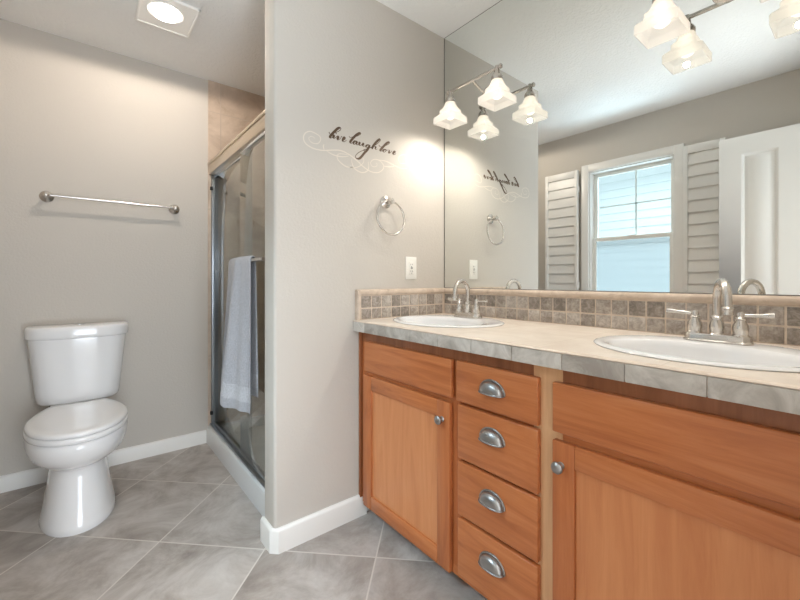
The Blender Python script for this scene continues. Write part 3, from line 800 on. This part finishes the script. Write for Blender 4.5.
def cup_pull(parent, yc, zc):
    b = B(); W_, H_, D_ = 0.045, 0.037, 0.026
    x0 = XD
    nt, nf = 24, 8
    def ring(off):
        R = []
        for j in range(nf + 1):
            ph = math.pi / 2 * j / nf
            k = (W_ - off, H_ - off, D_ - off)
            R.append([(x0 - k[2] * math.sin(ph) ** 0.8, yc + k[0] * math.cos(t) * math.cos(ph) ** 0.7 if ph < math.pi / 2 - 1e-6 else yc, zc + k[1] * math.sin(t) * math.cos(ph) ** 0.7 if ph < math.pi / 2 - 1e-6 else zc) for t in [math.pi * i / nt for i in range(nt + 1)]])
        return R
    A = ring(0); I = ring(0.002)
    b.loft(A, False, False, closed=False); b.loft(I, False, False, closed=False)
    # rolled rim around the arch and along the lower lip
    arch = [(x0 - 0.002, yc + (W_ + 0.002) * math.cos(t), zc + (H_ + 0.002) * math.sin(t)) for t in [math.pi * i / 30 for i in range(31)]]
    b.tube(arch, 0.003, 8)
    lip = [(x0 - D_ * math.sin(t) ** 0.8, yc + W_ * (1 if math.cos(t) > 0 else -1) * abs(math.cos(t)) ** 0.7, zc - 0.001) for t in [math.pi * (0.02 + 0.96 * i / 30) for i in range(31)]]
    b.tube(lip, 0.0026, 8)
    return b.build('cup_pull', M['pewter'], parent, angle=50)
for z0, z1, pz in ((0.683, 0.820, 0.744), (0.490, 0.672, 0.594), (0.298, 0.480, 0.398), (0.094, 0.286, 0.202)):
    dr = slab('drawer', 0.599, 0.907 if z0 > 0.6 else 0.900, z0, z1)
    cup_pull(dr, 0.755, pz - 0.001)
def cab_door(y0, y1, z0, z1, knob_y, knob_z):
    s = 0.062; b = B()
    b.box(XD, XF, y0, y0 + s, z0, z1, 0.0035, mi=1); b.box(XD, XF, y1 - s, y1, z0, z1, 0.0035, mi=1)
    b.box(XD + 0.0002, XF, y0 + s - 0.0005, y1 - s + 0.0005, z1 - s, z1, 0.0035, mi=0); b.box(XD + 0.0002, XF, y0 + s - 0.0005, y1 - s + 0.0005, z0, z0 + s, 0.0035, mi=0)
    d_ = b.build('door', [M['wood_h'], M['wood_v']], cab)
    pn = B().box(XD + 0.009, XF - 0.002, y0 + s - 0.004, y1 - s + 0.004, z0 + s - 0.004, z1 - s + 0.004).build('panel', M['wood_panel'], d_)
    k = B().lathe([(0.009, 0), (0.010, 0.002), (0.0065, 0.006), (0.006, 0.013), (0.012, 0.017), (0.0155, 0.021), (0.0155, 0.025), (0.012, 0.029), (0.006, 0.031), (0, 0.0315)], (XD, knob_y, knob_z), (-1, 0, 0), 24)
    k.build('knob', M['pewter'], d_)
cab_door(0.938, 1.475, 0.072, 0.665, 0.972, 0.602)
cab_door(0.020, 0.556, 0.072, 0.662, 0.530, 0.600)

# ------------------------------------------------------------------ countertop with sink cut-outs
SX, SY = 1.255, (1.208, 0.282)
XC, ZT = 0.964, 0.910
ct = thing('countertop', 'long beige tiled countertop with a grey tile edge on the wooden vanity', 'countertop', (1.26, 0.69, 0.862))
holes = [circle(SX, sy, 0.195, 0.236, 56) for sy in SY]
top = holed_plate([(XC + 0.012, VY0), (XM, VY0), (XM, VY1), (XC + 0.012, VY1)], holes, 0.862, ZT)
top.build('slab', M['counter'], ct, angle=30)
lip = [(XC + 0.013, ZT), (XC + 0.006, ZT - 0.0008), (XC + 0.0015, ZT - 0.0025), (XC - 0.0005, ZT - 0.005), (XC + 0.001, ZT - 0.0065), (XC + 0.013, ZT - 0.0065)]
B().prism(lip, 'y', VY0, VY1).build('edge_lip', M['lip'], ct)
ed = B()
B().box(XC + 0.004, XC + 0.0125, VY0, VY1, 0.863, 0.904).build('grout_bed', M['grout'], ct)
seams = [VY1] + [1.428 - 0.1520 * i for i in range(0, 11)] + [VY0]
for a, b in zip(seams, seams[1:]):
    if a - b > 0.01: ed.box(XC, XC + 0.010, b + 0.0009, a - 0.0009, 0.8605, 0.9025, 0.0012)
ed.build('edge_tiles', M['edge'], ct)

# ------------------------------------------------------------------ backsplash
bs = thing('backsplash', 'two row tumbled stone tile backsplash with tan bullnose cap behind the countertop', 'backsplash', (1.54, 0.69, ZT))
B().box(XM - 0.012, XM + 0.006, VY0, VY1, ZT, 1.024).box(0.996, XM - 0.012, VY1 - 0.012, VY1 + 0.001, ZT, 1.024).build('grout', M['grout'], bs)
tl = B()
zr = ((ZT + 0.003, 0.9595), (0.9655, 1.0185))
y = 0.866
while y < VY1 - 0.03: y += 0.0588
ycur = y
while ycur - 0.0588 > VY0 - 0.05:
    a, b = max(ycur - 0.0588 + 0.0028, VY0), min(ycur - 0.0028, VY1 - 0.018)
    if b - a > 0.008:
        for z0, z1 in zr: tl.box(XM - 0.0148, XM - 0.010, a, b, z0, z1, 0.0018)
    ycur -= 0.0588
x = 0.999
while x < XM - 0.02:
    a, b = x + 0.0028, min(x + 0.0595 - 0.0028, XM - 0.018)
    if b - a > 0.008:
        for z0, z1 in zr: tl.box(a, b, VY1 - 0.0148, VY1 - 0.010, z0, z1, 0.0018)
    x += 0.0595
tl.build('tiles', M['tumbled'], bs)
capp = lambda s0: [(0, 1.022), (0.016, 1.022), (0.0205, 1.026), (0.022, 1.033), (0.021, 1.041), (0.017, 1.047), (0.010, 1.050), (0, 1.050)]
cp = B()
cp.prism([(XM + 0.006 - p, z) for p, z in [(0, 1.022), (0.022, 1.022), (0.0265, 1.026), (0.028, 1.033), (0.027, 1.041), (0.023, 1.046), (0.016, 1.049), (0, 1.049)]], 'y', VY0, VY1 - 0.021)
cp.prism([(VY1 + 0.001 - p, z) for p, z in capp(0)], 'x', 0.977, XM + 0.006)
cp.prism([(0.975, VY1 + 0.001), (0.975, VY1 - 0.010), (0.978, VY1 - 0.017), (0.985, VY1 - 0.021), (0.993, VY1 - 0.021), (0.998, VY1 - 0.017), (0.999, VY1 + 0.001)], 'z', ZT, 1.047)
cp.build('bullnose_cap', M['cap'], bs)

# ------------------------------------------------------------------ sinks
def ering(ax, ay, z, n=64, dx=0.0): return [(SX + dx + ax * math.cos(2 * math.pi * i / n), SY[0] + ay * math.sin(2 * math.pi * i / n), z) for i in range(n)]
sk = thing('oval_sink', 'white oval drop in sink near the partition, under the pair of lamps by the wall', 'sink', (SX, SY[0], ZT), 'sinks in the tiled countertop')
R = [ering(0.185, 0.225, ZT - 0.03), ering(0.190, 0.230, ZT + 0.0005), ering(0.217, 0.264, ZT + 0.0005), ering(0.2185, 0.2655, ZT + 0.003), ering(0.215, 0.262, ZT + 0.0060), ering(0.206, 0.253, ZT + 0.0078), ering(0.196, 0.243, ZT + 0.0080)]
hole = [(0.150, 0.218, 0.0070), (0.144, 0.211, 0.004), (0.139, 0.203, -0.01), (0.128, 0.188, -0.06), (0.108, 0.158, -0.105), (0.075, 0.105, -0.132), (0.03, 0.03, -0.140)]
R += [ering(a, b, ZT + z, dx=-0.046) for a, b, z in hole]
bw = B(); bw.loft(R, False, True)
sb = bw.build('basin', M['porcelain'], sk, angle=60)
B().lathe([(0.022, 0), (0.022, 0.003), (0.014, 0.004), (0, 0.0035)], (SX - 0.046, SY[0], ZT - 0.1400)).build('drain', M['chrome'], sk)
s2 = copy_tree(sk); s2.location.y = SY[1]
s2['label'] = 'white oval drop in sink in the right foreground of the countertop'

# ------------------------------------------------------------------ faucets
def faucet(yc, swing, label):
    fx, fz = 1.405, ZT + 0.0077
    t = thing('faucet', label, 'faucet', (fx, yc, fz), 'faucets on the sinks')
    b = B()
    # stadium base plate with a raised block
    def stad(wx, wy, z, n=12):
        o = []
        for i in range(n + 1):
            a = math.pi * i / n; o.append((fx + wx * math.cos(a), yc + (wy - wx) + wx * math.sin(a), z))
        for i in range(n + 1):
            a = math.pi + math.pi * i / n; o.append((fx + wx * math.cos(a), yc - (wy - wx) + wx * math.sin(a), z))
        return o
    b.loft([stad(0.027, 0.080, fz), stad(0.027, 0.080, fz + 0.004), stad(0.024, 0.077, fz + 0.007), stad(0.0235, 0.0765, fz + 0.019), stad(0.021, 0.074, fz + 0.0225)])
    b.build('base', M['nickel'], t)
    vase = [(0.0235, 0.018), (0.0235, 0.022), (0.0195, 0.027), (0.0205, 0.036), (0.0215, 0.044), (0.019, 0.054), (0.0135, 0.063), (0.0135, 0.066), (0.0155, 0.068), (0.0155, 0.071), (0.012, 0.074), (0.012, 0.084), (0.010, 0.087), (0, 0.088)]
    for s, nm in ((1, 'h'), (-1, 'c')):
        hy = yc + s * 0.0515
        hb = B().lathe([(r_ * 0.86, h_) for r_, h_ in vase], (fx, hy, fz), seg=24).build('handle', M['nickel'], t)
        tip = (fx - 0.004, hy + s * 0.070, fz + 0.084)
        B().tube([(fx, hy + s * 0.002, fz + 0.078), (fx, hy + s * 0.02, fz + 0.0795), (fx - 0.002, hy + s * 0.042, fz + 0.081), (fx - 0.004, hy + s * 0.063, fz + 0.083), tip], [0.006, 0.005, 0.0052, 0.0075, 0.0066], 12).build('lever', M['nickel'], hb)
    sp = B().lathe([(0.020, 0.018), (0.020, 0.022), (0.0162, 0.026), (0.0172, 0.036), (0.0180, 0.045), (0.0162, 0.056), (0.0125, 0.064), (0.0145, 0.068), (0.0145, 0.072), (0.0105, 0.076), (0.0105, 0.08)], (fx, yc, fz), seg=24)
    ca, sa = -math.cos(math.radians(swing)), -math.sin(math.radians(swing))
    def at(d_, z_): return (fx + ca * d_, yc + sa * d_, fz + z_)
    R_ = 0.050; zc_ = 0.122
    path = [at(0, 0.07), at(0, 0.09), at(0, 0.11)] + [at(R_ - R_ * math.cos(math.pi * i / 16), zc_ + R_ * math.sin(math.pi * i / 16)) for i in range(17)] + [at(2 * R_ + 0.001, 0.100)]
    sp.tube(path, [0.0105] * 3 + [0.0103] * 17 + [0.0103], 16)
    spo = sp.build('spout', M['nickel'], t)
    B().lathe([(0.0108, 0.0), (0.0140, 0.003), (0.0140, 0.008), (0.0118, 0.010), (0.0128, 0.020), (0.0095, 0.021), (0, 0.019)], at(2 * R_ + 0.001, 0.106), (0, 0, -1), 20).build('aerator', M['nickel'], spo)
    B().tube([(fx + 0.020, yc, fz + 0.02), (fx + 0.020, yc, fz + 0.052)], 0.0025, 8).lathe([(0.0025, 0), (0.005, 0.003), (0.005, 0.007), (0, 0.009)], (fx + 0.020, yc, fz + 0.050), seg=12).build('lift_rod', M['nickel'], t)
    return t
faucet(1.213, 6, 'brushed nickel two handle faucet on the sink next to the partition')
faucet(0.286, 24, 'brushed nickel two handle faucet on the sink in the right foreground')

# ------------------------------------------------------------------ mirror
mr = thing('vanity_mirror', 'large frameless wall mirror above the backsplash reaching the ceiling', 'mirror', (XM, 0.69, 1.05))
my0, my1, mz0, mz1 = VY0, YP - 0.006, 1.0495, ZC - 0.002
B().loft([[(XM, my0, mz0), (XM, my1, mz0), (XM, my1, mz1), (XM, my0, mz1)], [(XM + 0.001, my0, mz0), (XM + 0.001, my1, mz0), (XM + 0.001, my1, mz1), (XM + 0.001, my0, mz1)]]).build('glass', M['mirror'], mr)
me_ = B().box(XM + 0.001, XM + 0.006, my0, my1, mz0, mz1)
me_.box(XM - 0.001, XM + 0.006, my1, my1 + 0.006, mz0, mz1).box(XM - 0.001, XM + 0.006, my0, my1, mz1, mz1 + 0.0018)
me_.box(XM - 0.002, XM + 0.004, my0, my1, mz0 - 0.0005, mz0 + 0.003)
me_.build('edge_channel', M['mirror_edge'], mr)

# ------------------------------------------------------------------ vanity lights
LX, LY, LZ = 1.43, 1.2075, 2.040
vl = thing('vanity_light', 'two lamp vanity light on the mirror beside the partition', 'vanity light', (XM, LY, 2.02), 'vanity lights with square frosted shades')
B().lathe([(0.046, 0), (0.046, 0.006), (0.041, 0.012), (0.032, 0.016), (0.018, 0.022), (0, 0.023)], (XM, LY, 2.008), (-1, 0, 0), 36).build('canopy', M['nickel'], vl)
B().tube([(XM - 0.015, LY, 2.005), (XM - 0.06, LY, 2.012), (LX + 0.01, LY, LZ - 0.004), (LX, LY, LZ)], 0.0075, 12).build('arm', M['nickel'], vl)
bar = B().tube([(LX, LY - 0.158, LZ), (LX, LY + 0.158, LZ)], 0.0075, 14)
for s in (-1, 1): bar.lathe([(0.0075, 0), (0.011, 0.002), (0.011, 0.008), (0.006, 0.012), (0, 0.013)], (LX, LY + s * 0.156, LZ), (0, s, 0), 16)
bar.build('bar', M['nickel'], vl)
def sqring(hw, z, cx, cy, rr=0.25, n=6):
    o = []; r_ = hw * rr
    for qx, qy, a0 in ((1, 1, 0), (-1, 1, 90), (-1, -1, 180), (1, -1, 270)):
        for i in range(n + 1):
            a = math.radians(a0 + 90 * i / n)
            o.append((cx + qx * (hw - r_) + r_ * math.cos(a), cy + qy * (hw - r_) + r_ * math.sin(a), z))
    return o
ZS, KS = 1.879, 0.955
for s in (-1, 1):
    sy = LY + s * 0.1425
    out_ = [(0.0625, 0.0, .08), (0.0640, 0.002, .08), (0.0640, 0.030, .08), (0.0620, 0.034, .09), (0.0450, 0.049, .14), (0.0420, 0.053, .16), (0.0420, 0.070, .18), (0.0400, 0.073, .2), (0.0340, 0.079, .3), (0.0300, 0.088, .5), (0.0270, 0.106, .9), (0.024, 0.111, 1.0)]
    in_ = [(0.021, 0.108, 1.0), (0.024, 0.103, .9), (0.0270, 0.086, .5), (0.0310, 0.077, .3), (0.0378, 0.069, .2), (0.0390, 0.066, .18), (0.0390, 0.054, .16), (0.0425, 0.048, .14), (0.0590, 0.032, .09), (0.0605, 0.028, .08), (0.0605, 0.0, .08)]
    rings = [sqring(a * KS, ZS + z * 0.94, LX, sy, q) for a, z, q in out_ + in_]
    shb = B(); shb.loft(rings + [rings[0]], False, False)
    bmesh.ops.remove_doubles(shb.bm, verts=shb.bm.verts[:], dist=1e-6)
    sh = shb.build('lamp_shade', M['shade'], vl, angle=14)
    B().lathe([(0.0, 0.0), (0.012, 0.002), (0.022, 0.010), (0.0265, 0.022), (0.0265, 0.032), (0.021, 0.046), (0.013, 0.060), (0.012, 0.075)], (LX, sy, ZS + 0.022), seg=16).build('bulb', M['bulb'], sh)
    B().lathe([(0.0255, 0.104), (0.0265, 0.112), (0.0265, 0.118), (0.021, 0.128), (0.013, 0.138), (0.0125, 0.150), (0.009, 0.156), (0.0085, 0.170)], (LX, sy, ZS), seg=20).build('socket', M['nickel'], sh)
    for yy in (sy, sy - 0.92): lamp_spot('vanity_bulb_light', (LX, yy, ZS - 0.007), VANITY_W, (1.0, 0.92, 0.82), 180, 0.009)
v2 = copy_tree(vl); v2.location.y = 0.2875
v2['label'] = 'two lamp vanity light at the top right, in front of the mirror'
